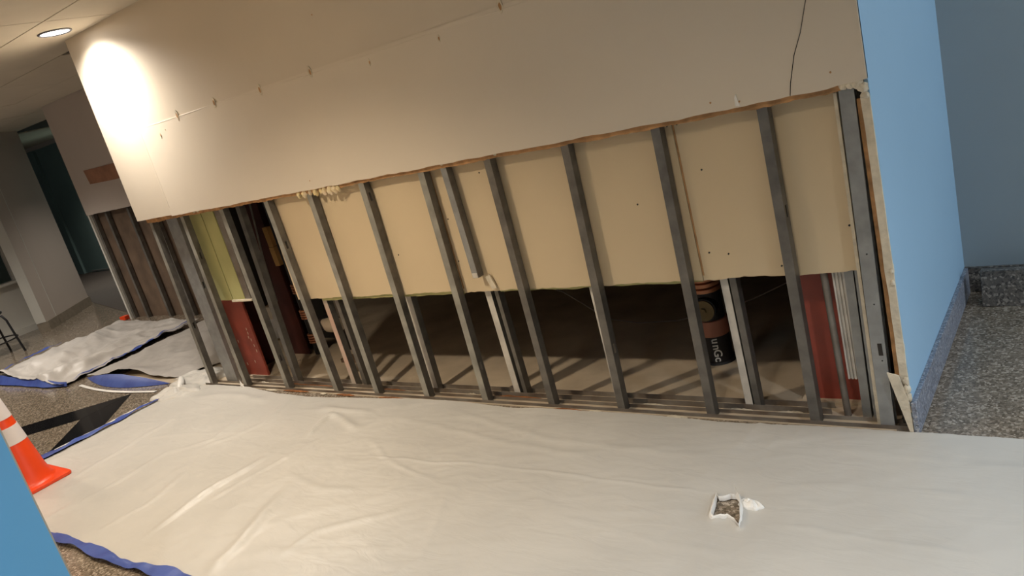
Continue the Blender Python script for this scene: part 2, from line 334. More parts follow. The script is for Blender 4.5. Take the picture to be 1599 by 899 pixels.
# ---- far left: angled pillar wall, low window wall, corridor, cut wall
A = Vector((-10.33, 3.68)); B = Vector((-11.12, 4.57)); nn = Vector((-0.74, -0.68))*0.12
wall_pillar = S(MB().prism([tuple(A), tuple(B), tuple(B+nn), tuple(A+nn)], 0.115, 2.41).build('wall_pillar', M_farpaint))
MB().prism([tuple(A+Vector((0.004, -0.005))), tuple(A+nn+Vector((0.004, -0.005))), tuple(A+nn), tuple(A)], 0.115, 2.41).build('white_corner_strip', M_trimwhite, wall_pillar)
dAB = (B-A).normalized(); q = A+dAB*0.25; off = Vector((0.74, 0.68))*0.004
MB().prism([tuple(q), tuple(q+dAB*0.012), tuple(q+dAB*0.012+off), tuple(q+off)], 0.115, 2.41).build('joint_strip', M_trimwhite, wall_pillar)
o1 = Vector((0.74, 0.68))*0.02
for a_, b_ in ((A, q), (q+dAB*0.006, B)):
    MB().prism([tuple(a_), tuple(b_), tuple(b_+o1), tuple(a_+o1)], 0, 0.115).build('base_stone', M_beigebase, wall_pillar)
MB().prism([tuple(A), tuple(B), tuple(B+nn), tuple(A+nn)], 0, 0.115).build('base_stone', M_beigebase, wall_pillar)
wall_left = S(MB().box(-11.02, -10.9, 0.5, 4.0, 0, 0.66).build('wall_left', M_trimwhite))
MB().box(-11.02, -10.9, 0.5, 1.9, 0.66, 2.41).build('wall_panel', M_farpaint, wall_left)
MB().box(-11.02, -10.9, 3.80, 4.0, 0.66, 2.41).build('wall_panel', M_farpaint, wall_left)
MB().box(-11.02, -10.9, 1.9, 3.80, 1.95, 2.41).build('wall_panel', M_farpaint, wall_left)
baseboard_left = S(MB().box(-10.9, -10.83, 0.5, 3.88, 0, 0.07).build('baseboard_left', M_trimwhite))
window_1 = S(MB().box(-10.95, -10.89, 1.9, 1.96, 0.66, 1.95).box(-10.95, -10.89, 3.73, 3.80, 0.66, 1.95).box(-10.95, -10.89, 1.96, 3.73, 1.89, 1.95).build('window_1', M_trimwhite))
MB().box(-10.95, -10.80, 1.85, 3.84, 0.63, 0.665).build('window_sill', M_trimwhite, window_1, bevel=0.004)
MB().box(-10.945, -10.937, 1.96, 3.73, 0.665, 1.89).build('window_pane', M_glass, window_1)
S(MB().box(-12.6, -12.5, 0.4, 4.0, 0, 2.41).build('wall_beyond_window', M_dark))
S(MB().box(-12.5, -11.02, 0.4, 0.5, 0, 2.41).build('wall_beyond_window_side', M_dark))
S(MB().box(-17.2, -17.1, 2.0, 7.1, 0, 2.41).build('wall_corridor_end', M_teal))
wall_corridor = S(MB().box(-15.2, -6.5, 6.40, 6.5, 0, 2.34).build('wall_corridor', M_teal))
MB().box(-17.1, -6.5, 6.38, 6.5, 2.34, 2.41).build('header_strip', M_farpaint, wall_corridor)
MB().box(-14.95, -14.2, 6.385, 6.40, 0.02, 0.045).build('floor_glint_strip', M_steel2, wall_corridor)  # pale strip standing in for a glint on the floor by the wall
MB().box(-17.1, -15.22, 6.36, 6.46, 0, 2.34).build('door_panel', M_teal, wall_corridor)
S(MB().prism([tuple(B), tuple(B+nn), (-13.5, 6.4-1.2), (-13.4, 6.4-1.3+0.2)], 0, 2.41).build('wall_corridor_side', M_teal))
# cut wall parallel to the main one
wall_far = S(jag_sheet(-8.83, -6.55, 1.222, CEIL, 3.95, 3.965, amp=0.002, seed=5).build('wall_far', M_farpaint))
MB().slab_xz([(-8.49, 1.68), (-8.46, 1.53), (-8.0, 1.515), (-7.7, 1.51), (-7.7, 1.665), (-8.05, 1.67)], 3.945, 3.95).build('bare_patch', M_salmon, wall_far)
MB().box(-8.80, -6.55, 4.035, 4.05, 0.0, CEIL).build('backing_board', M_brownpaper, wall_far)
MB().box(-8.835, -8.80, 3.96, 4.05, 0, CEIL).build('end_board', M_trimwhite, wall_far)
MB().box(-6.6, -6.55, 4.05, 5.6, 0, CEIL).build('return_board', M_cavity_shade, wall_far)
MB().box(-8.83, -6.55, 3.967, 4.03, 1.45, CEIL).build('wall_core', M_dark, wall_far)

# ================================================================== STEEL STUDS
def stud(xb, xt, y0, z0, z1, label, group, m_=M_steel, fl=0.038, depth=0.041, slots=(0.62,), ly=0.0, flange_mat=None, web_right=True, catname='metal_stud'):
    """C-shaped stud: front flange, back flange, punched web on its right side"""
    t = 0.0015; L = z1-z0; k = (xt-xb)/1.2; lx = k*L
    def at(z): return xb+(z-z0)*k
    web = MB()
    cuts = [z0]; 
    for s_ in slots: cuts += [s_-0.022, s_+0.022]
    cuts.append(z1)
    wx = fl-t if web_right else 0
    def seg(a, b, ya, yb): web.box(at(a)+wx, at(a)+wx+t, ya, yb, a, b, (b-a)*k)
    for i in range(0, len(cuts)-1):
        a, b = cuts[i], cuts[i+1]
        if i % 2 == 0: seg(a, b, y0+t, y0+depth-t)
        else:
            seg(a, b, y0+t, y0+depth*0.33); seg(a, b, y0+depth*0.67, y0+depth-t)
    web.box(xb, xb+fl, y0+depth-t, y0+depth, z0, z1, lx)
    lipx = 0 if web_right else fl-t
    web.box(xb+lipx, xb+lipx+t, y0+depth-0.009, y0+depth-t, z0, z1, lx)
    web.box(xb+lipx, xb+lipx+t, y0+t, y0+0.008, z0, z1, lx)
    if flange_mat is None:
        web.box(xb, xb+fl, y0, y0+t, z0, z1, lx)
        o = web.build(catname, m_); recenter(o, (xb+fl/2, y0+depth/2, z0))
        return tag(o, label, 'stud', group)
    e = empty(catname, (xb+fl/2, y0+depth/2, z0), label, 'stud', group)
    web.build('web', m_, e)
    f = MB().box(xb, xb+fl, y0, y0+t, z0, z1, lx).build('front_flange', flange_mat, e)
    return e
YF = 2.6225; ZT = 1.335
G1 = 'upright studs along the front track of the opened wall'
front = [
 (-5.09, -5.055, 'dark metal stud at the left end of the opened wall, beside the crumpled plastic', 0.034, (0.45,)),
 (-4.675, -4.668, 'grey stud just left of the green board and of the short red column face', 0.036, (0.93,)),
 (-4.215, -4.225, 'front stud standing between the green board and the dark gap, with a slot low down', 0.040, (0.22,)),
 (-3.735, -3.775, 'first front stud left of the cream panels, in front of the dark cavity', 0.038, (0.93,)),
 (-3.38, -3.389, 'front stud with yellow adhesive lumps hanging at its top', 0.038, ()),
 (-2.985, -2.974, 'front stud just right of the yellow adhesive lumps', 0.038, (1.12,)),
 (-2.576, -2.559, 'front stud immediately left of the short cut-off stud', 0.038, (0.2,)),
 (-2.166, -2.159, 'front stud immediately right of the short cut-off stud', 0.036, ()),
 (-1.790, -1.755, 'front stud midway between the cut-off stud and the black drain pipe', 0.036, (0.3,)),
 (-1.371, -1.353, 'front stud right beside the black drain pipe, on its left', 0.036, ()),
 (-0.957, -0.955, 'front stud passing the left edge of the red column by the blue wall', 0.036, (0.83,)),
]
for xb, xt, lab, fl, sl_ in front:
    stud(xb, xt, YF, 0.004, ZT, lab, G1, fl=fl, slots=sl_, flange_mat=M_flange if xb < -2.3 else None)
stud(-4.95, -4.93, 2.672, 0.004, ZT, 'wide grey stud standing second from the left end of the opened wall', G1, m_=M_steel2, fl=0.13, slots=(0.72,), depth=0.028)
c = stud(-0.712, -0.690, YF, 0.004, 1.222, 'broad light-grey corner stud at the right end beside the blue wall, slotted near the base', G1, m_=M_steel2, fl=0.046, slots=(), web_right=False)
c2 = MB().box(-0.6995, -0.6725, 0, 0, 0, 0)
c.name = 'corner_stud'
MB().slab_xz([(-0.672, 0.295), (-0.655, 0.295), (-0.655, 0.345), (-0.672, 0.345)], -0.002, -0.0006)
slot = MB().slab_xz([(-0.684, 0.29), (-0.670, 0.29), (-0.6705, 0.335), (-0.6845, 0.335)], 2.6212, 2.6222).build('slot', M_dark); 
slot.parent = c; slot.matrix_parent_inverse = Matrix.Translation(-Vector(c.location))
for z in (0.27, 0.48, 0.66):
    b_ = MB().lump((-0.676, 2.6225, z), 0.003, 1, 0.6, 1, 1, 1).build('screw', M_black); b_.parent = c; b_.matrix_parent_inverse = Matrix.Translation(-Vector(c.location))
G2 = 'studs of the second row behind the front track'
YR = 2.705
stud(-4.225, -4.18, YR, 0.004, ZT, 'second-row stud edging the black gap, right behind the slotted front stud', G2, fl=0.04, slots=())
stud(-3.66, -3.68, YR, 0.004, 0.66, 'second-row stud with a pinkish front face, under the leftmost cream panel', G2, flange_mat=M_pink, fl=0.036, slots=())
stud(-3.555, -3.572, YR, 0.004, 0.66, 'grey second-row stud to the right of the pinkish one', G2, fl=0.03, slots=())
stud(-2.995, -2.975, YR, 0.004, 0.66, 'second-row stud with a thin bright edge, tucked behind the front stud right of the lumps', G2, flange_mat=M_whitish, fl=0.04, slots=())
stud(-2.425, -2.445, YR, 0.004, 0.66, 'second-row stud with a bright whitish face below the short cut-off stud', G2, flange_mat=M_whitish, fl=0.036, slots=())
stud(-2.372, -2.385, YR+0.004, 0.004, 0.66, 'dark second-row stud against the right side of the bright whitish one', G2, fl=0.022, slots=())
stud(-1.845, -1.835, YR, 0.004, 0.66, 'pale-faced second-row stud peeking out left of the front stud midway to the drain pipe', G2, flange_mat=M_whitish, fl=0.034, slots=())
stud(-1.235, -1.245, YR, 0.004, 0.66, 'second-row stud with a pale ribbed face immediately right of the black drain pipe', G2, flange_mat=M_whitish, fl=0.030, slots=())
stud(-1.200, -1.208, YR+0.003, 0.004, 0.66, 'dark second-row stud against the pale ribbed one by the drain pipe', G2, fl=0.026, slots=())
hs = stud(-2.408, -2.425, 2.6235, 0.665, ZT, 'short cut-off stud hanging from above, ending over the cream panel', None, flange_mat=M_steel2, fl=0.034, slots=())
MB().box(-2.405, -2.375, 2.621, 2.623, 0.667, 0.690).build('bent_end_tab', M_whitish, hs)
MB().slab_xz([(-2.365, 0.655), (-2.335, 0.668), (-2.312, 0.60), (-2.338, 0.592)], 2.657, 2.664).build('paper_scrap', M_gyp, hs)
# far cut wall studs
G3 = 'studs of the far cut wall'
for xb, lab in ((-8.80, 'far-wall stud at the doorway end, edged by the white board'), (-8.50, 'second stud of the far wall, counted from the doorway'), (-8.02, 'third stud of the far wall, with a pale left edge'), (-7.55, 'fourth stud of the far wall, in shadow'), (-7.10, 'fifth stud of the far wall, seen past the near wall end'), (-6.70, 'last stud of the far wall, deepest in shadow')):
    stud(xb, xb, 3.985, 0.003, 1.445, lab, G3, fl=0.04, slots=())
# tracks
def track(y0, y1, x0, x1, h, label, m_):
    t = 0.0012
    o = MB().box(x0, x1, y0, y1, 0.0005, 0.003).box(x0, x1, y0, y0+t, 0.003, h).box(x0, x1, y1-t, y1, 0.003, h*1.0).build('floor_track', m_)
    recenter(o, ((x0+x1)/2, (y0+y1)/2, 0)); return tag(o, label, 'track')
ft = track(2.6195, 2.6665, -5.15, -0.605, 0.020, 'long grey floor channel holding the front studs, edged by the plastic sheet', M_rough_track)
rt_ = track(2.7015, 2.7500, -4.75, -0.90, 0.028, 'thinner floor channel of the second stud row, just inside the cavity', M_rough_track)
# rust patches and gypsum bits along the tracks
GD = 'scraps lying along the floor channels'
random.seed(11)
scr = [(-4.10, 0.16, 'r', 2.610), (-4.15, 0.14, 'r', 2.685), (-3.95, 0.22, 'r', 2.685), (-3.82, 0.05, 'g', 2.60), (-3.62, 0.10, 'r', 2.603), (-3.42, 0.12, 'g', 2.684), (-3.30, 0.16, 'r', 2.684), (-3.22, 0.14, 'r', 2.603), (-3.05, 0.12, 'g', 2.685), (-2.70, 0.10, 'g', 2.684), (-2.40, 0.20, 'r', 2.685),
       (-2.05, 0.10, 'r', 2.603), (-1.90, 0.07, 'g', 2.603), (-1.65, 0.15, 'g', 2.685), (-1.50, 0.10, 'g', 2.603), (-1.25, 0.12, 'g', 2.684), (-1.05, 0.12, 'g', 2.686), (-4.35, 0.12, 'g', 2.603), (-4.55, 0.14, 'g', 2.686)]
ORD = ['first', 'second', 'third', 'fourth', 'fifth', 'sixth', 'seventh', 'eighth', 'ninth', 'tenth', 'eleventh', 'twelfth']
order = {i: sorted([t_[0] for t_ in scr if t_[2] == scr[i][2]]).index(scr[i][0]) for i in range(len(scr))}
for i, (x, ln, kd, y) in enumerate(scr):
    n = 12; mb = MB(); ln = ln*1.7 if kd == 'r' else ln; wv = 0.007 if kd == 'r' else 0.008
    for q_ in range(n+1):
        u = q_/n; tp = (math.sin(math.pi*u))**0.5+0.05; xx = x-ln/2+ln*u; yy = y+0.004*noise.noise(Vector((xx*30, i, 0))); ww = wv*tp*(1+0.6*noise.noise(Vector((xx*50, i, 5))))
        hh = (0.011 if y < 2.65 else 0.018)*tp*(0.6+0.5*abs(noise.noise(Vector((xx*60, i, 9)))))
        mb.v += [(xx, yy-ww, 0.0045), (xx, yy-ww*0.5, 0.0045+hh), (xx, yy+ww*0.7, 0.0045+hh*0.8), (xx, yy+ww, 0.0045)]
    for q_ in range(n):
        for k in range(4): mb.f.append((q_*4+k, (q_+1)*4+k, (q_+1)*4+(k+1) % 4, q_*4+(k+1) % 4))
    mb.f.append((0, 1, 2, 3)); mb.f.append((n*4+3, n*4+2, n*4+1, n*4))
    o = mb.build('rust_flake' if kd == 'r' else 'gypsum_scrap', M_rust if kd == 'r' else M_gyp)
    recenter(o, (x, y, 0.0045))
    lab = (ORD[order[i]]+' from the left of the rusty flakes in or beside the floor channels') if kd == 'r' else (ORD[order[i]]+' from the left of the cream gypsum scraps along the floor channels')
    tag(o, lab, 'debris', GD+(' rust' if kd == 'r' else ' gypsum'))

# ================================================================== CAVITY PANELS
def panel(x0, x1, z0, z1, y0, y1, m_, parent, seed):
    o = jag_sheet(x0, x1, z0, z1, y0, y1, amp=0.004, step=0.02, seed=seed).build('drywall_panel', m_)
    o.parent = parent; o.matrix_parent_inverse = Matrix.Translation(-Vector(parent.location)); return o
def sub(o, p_, root): o.parent = p_; o.matrix_parent_inverse = Matrix.Identity(4); return o
YP = 2.672
iw = empty('inner_lining', (-2.3, YP, 0.0), 'cream inner drywall lining behind the front studs, cut off above the dark cavity', 'lining')
p1 = panel(-3.84, -2.535, 0.588, 1.335, YP, YP+0.014, M_board, iw, 1)
p2 = panel(-2.531, -1.292, 0.580, 1.335, YP, YP+0.014, M_board, iw, 2)
p3 = panel(-1.289, -0.705, 0.583, 1.335, YP, YP+0.014, M_board, iw, 3)
for pn, x0, x1 in ((p1, -3.84, -2.54), (p2, -2.52, -1.30)):
    tag(sub(jag_sheet(x0+0.2, x1, 0.568, 0.70, YP+0.0145, YP+0.017, amp=0.003, seed=7).build('green_paper_backing', M_green), pn, iw))
for pn, x in ((p2, -2.528), (p3, -1.286)):
    sub(MB().box(x-0.003, x+0.003, YP-0.002, YP-0.0005, 0.60, 1.33).build('joint_line', M_kraft), pn, iw)
for pn, pts in ((p3, [(-1.21, 1.01), (-1.17, 0.68), (-1.27, 1.19), (-0.73, 0.75), (-1.245, 0.69), (-0.98, 0.62)]), (p2, [(-1.50, 0.91), (-2.24, 1.14), (-2.51, 0.74), (-2.50, 0.95), (-1.31, 1.19), (-1.79, 0.70)]), (p1, [(-2.58, 0.97), (-2.9, 0.8)])):
    for x, z in pts: sub(MB().lump((x, YP-0.001, z), 0.0042, 1, 0.5, 1, 2, 1).build('screw', M_black), pn, iw)
gb = empty('green_board', (-4.57, 2.70, 0.0), 'pale green moisture board in two strips above the left red column', 'board')
panel(-4.735, -4.562, 0.600, 1.335, 2.700, 2.714, M_green, gb, 5)
panel(-4.552, -4.42, 0.600, 1.335, 2.700, 2.714, M_green, gb, 6)
MB().box(-4.562, -4.552, 2.709, 2.714, 0.6, 1.335).build('joint_strip', M_brownpaper, gb)
sp = stud(-4.415, -4.40, 2.700, 0.605, ZT, 'short speckled stud at the right edge of the green board', None, fl=0.06, slots=(), m_=M_rough_track)
ld = MB().box(-4.56, -4.34, 2.690, 2.714, 0.588, 0.600).build('ledge_strip', M_gyp); recenter(ld, (-4.5, 2.70, 0.588)); tag(ld, 'small cream ledge under the green board and short speckled stud', 'ledge')
# right cluster
cx = MB()
x0, x1 = -0.822, -0.775
for i in range(4):
    cx.box(x0+i*0.012, x0+i*0.012+0.007, 2.702, 2.712, 0.155, 0.60, 0.0)
cx.box(x0, x1, 2.708, 2.716, 0.155, 0.60)
o = cx.build('ribbed_strip', M_whitish, bevel=0.001); recenter(o, (-0.8, 2.71, 0.155)); tag(o, 'whitish vertically ribbed strip ending above the floor beside the red column', 'strip')
o = MB().tube([(-0.842, 2.70, 0.006), (-0.845, 2.70, 0.3), (-0.848, 2.70, 0.585), (-0.852, 2.70, 0.602), (-0.862, 2.70, 0.611), (-0.872, 2.70, 0.604)], 0.0125, 12).build('conduit', M_rough_track, smooth=True); recenter(o, (-0.842, 2.70, 0)); tag(o, 'grey plaster-spotted conduit with a hooked top in front of the red column', 'pipe')
stud(-0.788, -0.766, 2.694, 0.004, 0.64, 'left of two grey studs standing tight together by the corner stud', None, m_=M_steel2, fl=0.030, slots=())
stud(-0.749, -0.734, 2.690, 0.004, 0.64, 'right of two grey studs standing tight together by the corner stud', None, m_=M_steel2, fl=0.036, slots=())
o = MB().box(-0.727, -0.716, 2.640, 2.66, 0.005, 1.20, 0.015).build('drywall_edge_strip', M_gyp); recenter(o, (-0.72, 2.65, 0)); tag(o, 'thin cream drywall edge running down the left of the broad corner stud', 'strip')

# ================================================================== STEEL COLUMNS
def wcol(x0, x1, y0, y1, label, tf=0.014, z1=2.40):
    e = empty('steel_column', ((x0+x1)/2, (y0+y1)/2, 0.005), label, 'column')
    cxm = (x0+x1)/2
    MB().box(x0, x1, y0, y0+tf, 0.018, z1).build('flange', M_red, e)
    MB().box(x0, x1, y1-tf, y1, 0.018, z1).build('flange', M_red, e)
    MB().box(cxm-0.005, cxm+0.005, y0+tf, y1-tf, 0.018, z1).build('web', M_red, e)
    MB().box(x0-0.03, x1+0.03, y0-0.02, y1+0.03, 0.005, 0.018).build('base_plate', M_conc, e)
    return e
M_red_shaded = mat('shaded_red_primer', (0.10, 0.022, 0.016), 0.8, var=0.4, scale=6)  # red primer darkened: the shade behind the gap is painted in
e = empty('steel_column', (-4.72, 2.85, 0.005), 'red steel column under the green board at the left', 'column')
MB().box(-4.85, -4.60, 2.775, 2.789, 0.018, 2.4).build('flange', M_red, e)
for i, (x, z) in enumerate([(-4.80, 0.10), (-4.66, 0.33), (-4.65, 0.28), (-4.67, 0.30), (-4.64, 0.24), (-4.635, 0.20), (-4.66, 0.36), (-4.81, 0.27), (-4.70, 0.12)]):
    MB().lump((x, 2.775, z), 0.008, 0.5, 0.15, 1.6, i, 1).build('scrape_mark', M_gyp, e)
MB().box(-4.84, -4.828, 2.789, 3.02, 0.018, 2.4).build('web', M_red_shaded, e)
MB().box(-4.88, -4.57, 2.755, 3.03, 0.005, 0.018).build('base_plate', M_conc, e)
wcol(-1.005, -0.785, 2.80, 3.05, 'red steel column by the blue wall at the right')
e = empty('steel_post', (-4.66, 3.3, 0.005), 'dark red steel post deep behind the black gap', 'column')
MB().box(-4.82, -4.60, 3.14, 3.154, 0.005, 2.3).build('flange', M_red_shaded, e); MB().box(-4.72, -4.706, 3.154, 3.36, 0.005, 2.3).build('web', M_red_shaded, e)
MB().box(-4.84, -4.58, 3.42, 3.44, 0.005, 2.3).build('backing_sheet', M_dark, e)
# wooden blocks on the post
for z0, z1, lab in ((0.70, 0.83, 'lower wooden block fixed beside the dark post'), (0.835, 0.97, 'upper wooden block fixed beside the dark post')):
    o = MB().box(-4.50, -4.45, 3.05, 3.08, z0, z1, -0.004).build('wood_block', M_wood); recenter(o, (-4.47, 3.06, z0)); tag(o, lab, 'block')
o = MB().box(-5.05, -4.99, 3.50, 3.56, 0.005, 2.3).build('dark_stud', M_steel); recenter(o, (-5.02, 3.53, 0)); tag(o, 'dim inner stud behind the wooden blocks in the dark cavity', 'stud')
o = MB().tube([(-4.30, 2.9, 2.40), (-4.31, 2.9, 1.33), (-4.32, 2.9, 1.14), (-4.38, 2.9, 0.80), (-4.40, 2.9, 0.5)], 0.006, 8).build('hanger_rod', M_steel, smooth=True); recenter(o, (-4.31, 2.9, 1.33)); tag(o, 'thin rod hanging inside the black gap', 'rod')
for i, x in enumerate((-4.9, -4.1, -3.3, -2.75, -2.1, -1.3)):
    o = MB().box(x, x+0.04, 4.6, 4.66, 0.005, 2.3).build('cavity_stud', M_steel); recenter(o, (x+.02, 4.63, 0))
    tag(o, ['first', 'second', 'third', 'fourth', 'fifth', 'sixth'][i]+' from the left of the dim studs at the back of the dark cavity', 'stud', 'dim studs at the back of the cavity')

# ================================================================== DRAIN PIPE
px_, pyy = -1.53, 3.17
e = empty('drain_pipe', (px_, pyy, 0.004), 'black cast-iron drain pipe with orange bands standing in the cavity', 'pipe')
MB().lathe([(0.066, 0.0), (0.066, 0.140)], (px_, pyy, 0.005), 28).build('lower_pipe', M_cast, e, smooth=True)
MB().lathe([(0.062, 0.21), (0.062, 0.36)], (px_, pyy, 0.005), 28).build('cleanout_body', M_cast, e, smooth=True)
MB().lathe([(0.060, 0.44), (0.060, 1.9)], (px_, pyy, 0.005), 28).build('upper_pipe', M_cast, e, smooth=True)
bd = MB().lathe([(0.067, 0.135), (0.071, 0.138), (0.071, 0.212), (0.067, 0.215)], (px_, pyy, 0.005), 28).build('lower_band', mat('red_rubber_band', (0.42, 0.17, 0.11), 0.5, var=0.2, scale=12), e, smooth=True)
bd2 = MB()
for k in range(4):
    z = 0.350+k*0.027; bd2.lathe([(0.064, z), (0.070, z+0.003), (0.070, z+0.019), (0.064, z+0.022)], (px_, pyy, 0.005), 28)
bd2 = bd2.build('upper_band', M_copper, e, smooth=True)
# cleanout plug facing the camera side
dv = Vector((0.12, -0.99, 0)).normalized(); cc = Vector((px_, pyy, 0.285))
MB().tube([cc+dv*0.03, cc+dv*0.088], 0.056, 28).build('plug_hub', M_cast, e, smooth=True)
pl = MB().tube([cc+dv*0.088, cc+dv*0.096], 0.050, 28).build('cleanout_plug', M_brass, e, smooth=True)
MB().tube([cc+dv*0.096, cc+dv*0.108], 0.016, 6).build('plug_nut', M_brass, pl)
MB().lathe([(0.080, 0.0), (0.076, 0.010), (0.068, 0.014)], (px_, pyy, 0.004), 28).build('floor_collar', M_cast, e, smooth=True)
# white stencilled characters running up the lower pipe
def text_on(txt, loc, rot, size, m_, parent, ext=0.0006):
    c_ = bpy.data.curves.new('lettering', 'FONT'); c_.body = txt; c_.size = size; c_.extrude = ext; c_.offset = 0.0009; c_.align_x = 'CENTER'; c_.align_y = 'CENTER'
    o_ = bpy.data.objects.new('lettering', c_); COL.objects.link(o_)
    me = bpy.data.meshes.new_from_object(o_); bpy.data.objects.remove(o_); me.materials.append(m_)
    ob = bpy.data.objects.new('lettering', me); COL.objects.link(ob)
    ob.matrix_world = Matrix.Translation(loc) @ rot
    if parent: ob.parent = parent; ob.matrix_parent_inverse = Matrix.Translation(-Vector(parent.location))
    return ob
dvc = Vector((0.36, -0.933, 0)).normalized()
xa = Vector((0, 0, -1)); za = dvc; ya = za.cross(xa)
R_ = Matrix((xa, ya, za)).transposed().to_4x4()
for k, ch in enumerate('unGc'):
    text_on(ch, Vector((px_, pyy, 0.122-0.031*k))+dvc*0.0668, R_, 0.052, M_white, e)
# left pipework in the dark
e = empty('pipe_stack', (-4.45, 3.2, 0.004), 'black pipe stack with small orange couplings, left side of the dark cavity', 'pipe')
MB().tube([(-4.51, 3.17, 0.005), (-4.51, 3.17, 1.3)], 0.04, 16).build('riser', M_cast, e, smooth=True)
MB().tube([(-4.28, 3.25, 0.005), (-4.28, 3.25, 0.10), (-4.29, 3.25, 0.16), (-4.34, 3.24, 0.20), (-4.40, 3.21, 0.21), (-4.49, 3.18, 0.21)], 0.05, 16).build('elbow', M_cast, e, smooth=True)
for zz, r_ in ((0.50, 0.046), (0.31, 0.048), (0.13, 0.05)):
    cp = MB()
    for k in range(4): cp.lathe([(r_-0.003, zz-0.035+k*0.018), (r_+0.003, zz-0.033+k*0.018), (r_+0.003, zz-0.024+k*0.018), (r_-0.003, zz-0.021+k*0.018)], (-4.51, 3.17, 0), 20)
    cp.build('coupling', M_copper, e, smooth=True)
o = MB().tube([(-4.30, 3.12, 0.26), (-4.22, 3.10, 0.245), (-4.12, 3.10, 0.24)], 0.045, 14, rs=[0.02, 0.05, 0.05]).build('pipe_fitting', M_conc, smooth=True); recenter(o, (-4.2, 3.1, 0.24)); o.parent = e; o.matrix_parent_inverse = Matrix.Translation(-Vector(e.location))
o = MB().box(-4.12, -3.93, 3.02, 3.10, 0.004, 0.03).build('wood_offcut', M_brownpaper); recenter(o, (-4.0, 3.06, 0.004)); tag(o, 'dark board offcut lying on the dusty slab near the pinkish stud', 'board')
for pts, lab in (([(-2.86, 3.6, 0.62), (-2.82, 3.6, 0.45), (-2.80, 3.6, 0.27), (-2.64, 3.6, 0.22), (-2.52, 3.6, 0.14), (-2.38, 3.6, 0.04), (-2.18, 3.6, 0.009), (-1.94, 3.6, 0.02), (-1.75, 3.6, 0.06), (-1.5, 3.6, 0.13), (-1.27, 3.6, 0.23), (-1.1, 3.6, 0.32)], 'thin grey cable drooping across the dark cavity'),):
    o = MB().tube(pts, 0.0035, 6).build('cable', mat('grey_cable', (0.25, 0.22, 0.2), 0.5), smooth=True); recenter(o, (-2.18, 3.6, 0.009)); tag(o, lab, 'cable')

# ================================================================== PLASTIC SHEETS
def ridge(x, y, pts, wd, h):
    best = 9
    P_ = Vector((x, y))
    for a_, b_ in zip(pts[:-1], pts[1:]):
        a_ = Vector(a_); b_ = Vector(b_); ab = b_-a_; t = max(0, min(1, (P_-a_).dot(ab)/ab.length_squared)); best = min(best, (P_-(a_+ab*t)).length)
    # taper at ends
    s_ = Vector(pts[0]); e_ = Vector(pts[-1]); tot = (e_-s_).length
    k = max(0, min(1, min((P_-s_).length, (P_-e_).length)/(0.18*tot+1e-6)+0.25))
    return h*k*math.exp(-(best/wd)**2) if best < 3*wd else 0
CR = [([(-4.80, 2.19), (-4.77, 1.74), (-4.73, 1.50)], 0.022, 0.012), ([(-3.49, 1.90), (-3.53, 1.59), (-3.48, 1.245)], 0.03, 0.022), ([(-3.05, 1.75), (-2.95, 1.445), (-2.83, 1.15)], 0.05, 0.022),
      ([(-3.493, 2.374), (-3.45, 2.26), (-3.40, 2.14)], 0.022, 0.03), ([(-3.493, 2.374), (-3.33, 2.33), (-3.15, 2.26)], 0.03, 0.028), ([(-3.65, 2.43), (-3.42, 2.42), (-3.20, 2.41)], 0.04, 0.02),
      ([(-2.97, 2.405), (-2.68, 2.36), (-2.15, 2.28), (-1.69, 2.23)], 0.016, 0.010), ([(-2.9, 2.04), (-2.36, 2.084), (-1.86, 2.105), (-1.42, 2.103), (-1.15, 2.10)], 0.012, 0.006),
      ([(-1.90, 1.88), (-1.63, 1.853), (-1.16, 1.811), (-0.85, 1.80)], 0.012, 0.006), ([(-2.28, 1.74), (-2.59, 1.53), (-2.62, 1.36)], 0.03, 0.008), ([(-4.313, 1.407), (-4.309, 1.90)], 0.02, 0.010),
      ([(-3.20, 1.84), (-2.91, 1.765), (-2.64, 1.80)], 0.025, 0.008), ([(-4.2, 2.37), (-4.12, 2.0), (-4.35, 1.80)], 0.03, 0.010), ([(-3.43, 1.52), (-3.38, 1.78), (-3.32, 2.06), (-3.27, 2.20)], 0.02, 0.010),
      ([(-0.92, 1.99), (-0.68, 1.986), (-0.3, 1.97)], 0.02, 0.004), ([(-1.03, 2.14), (-0.78, 2.237), (-0.2, 2.25)], 0.015, 0.005), ([(-2.74, 2.534), (-2.42, 2.445), (-1.97, 2.336), (-1.26, 2.31)], 0.018, 0.008),
      ([(-4.0, 2.5), (-3.9, 2.2), (-4.1, 1.9)], 0.03, 0.009), ([(-5.1, 2.4), (-4.6, 2.5), (-4.2, 2.45)], 0.05, 0.018), ([(-2.2, 1.9), (-2.0, 1.5), (-2.1, 1.2)], 0.025, 0.006), ([(-0.9, 2.45), (-0.4, 2.42), (0.1, 2.45)], 0.02, 0.006),
      ([(-3.9, 1.7), (-3.8, 1.45), (-3.85, 1.2)], 0.02, 0.010), ([(-3.0, 2.2), (-2.6, 2.0), (-2.3, 1.95)], 0.02, 0.006)]
EDGE = [(-5.34, 2.50), (-5.223, 2.58), (-5.063, 2.60), (-4.901, 2.612), (-4.73, 2.612), (-4.60, 2.612), (-4.454, 2.589), (-4.212, 2.558), (-3.886, 2.545), (-3.32, 2.58), (-2.992, 2.605), (-2.716, 2.606), (-2.36, 2.585), (-2.069, 2.597), (-1.731, 2.596), (-1.309, 2.575), (-0.962, 2.589), (-0.74, 2.594), (-0.559, 2.600), (-0.28, 2.602), (1.5, 2.60)]
def edge_y(x):
    for (a_, ya_), (b_, yb_) in zip(EDGE[:-1], EDGE[1:]):
        if a_ <= x <= b_: return ya_+(yb_-ya_)*(x-a_)/(b_-a_)
    return EDGE[0][1] if x < EDGE[0][0] else EDGE[-1][1]
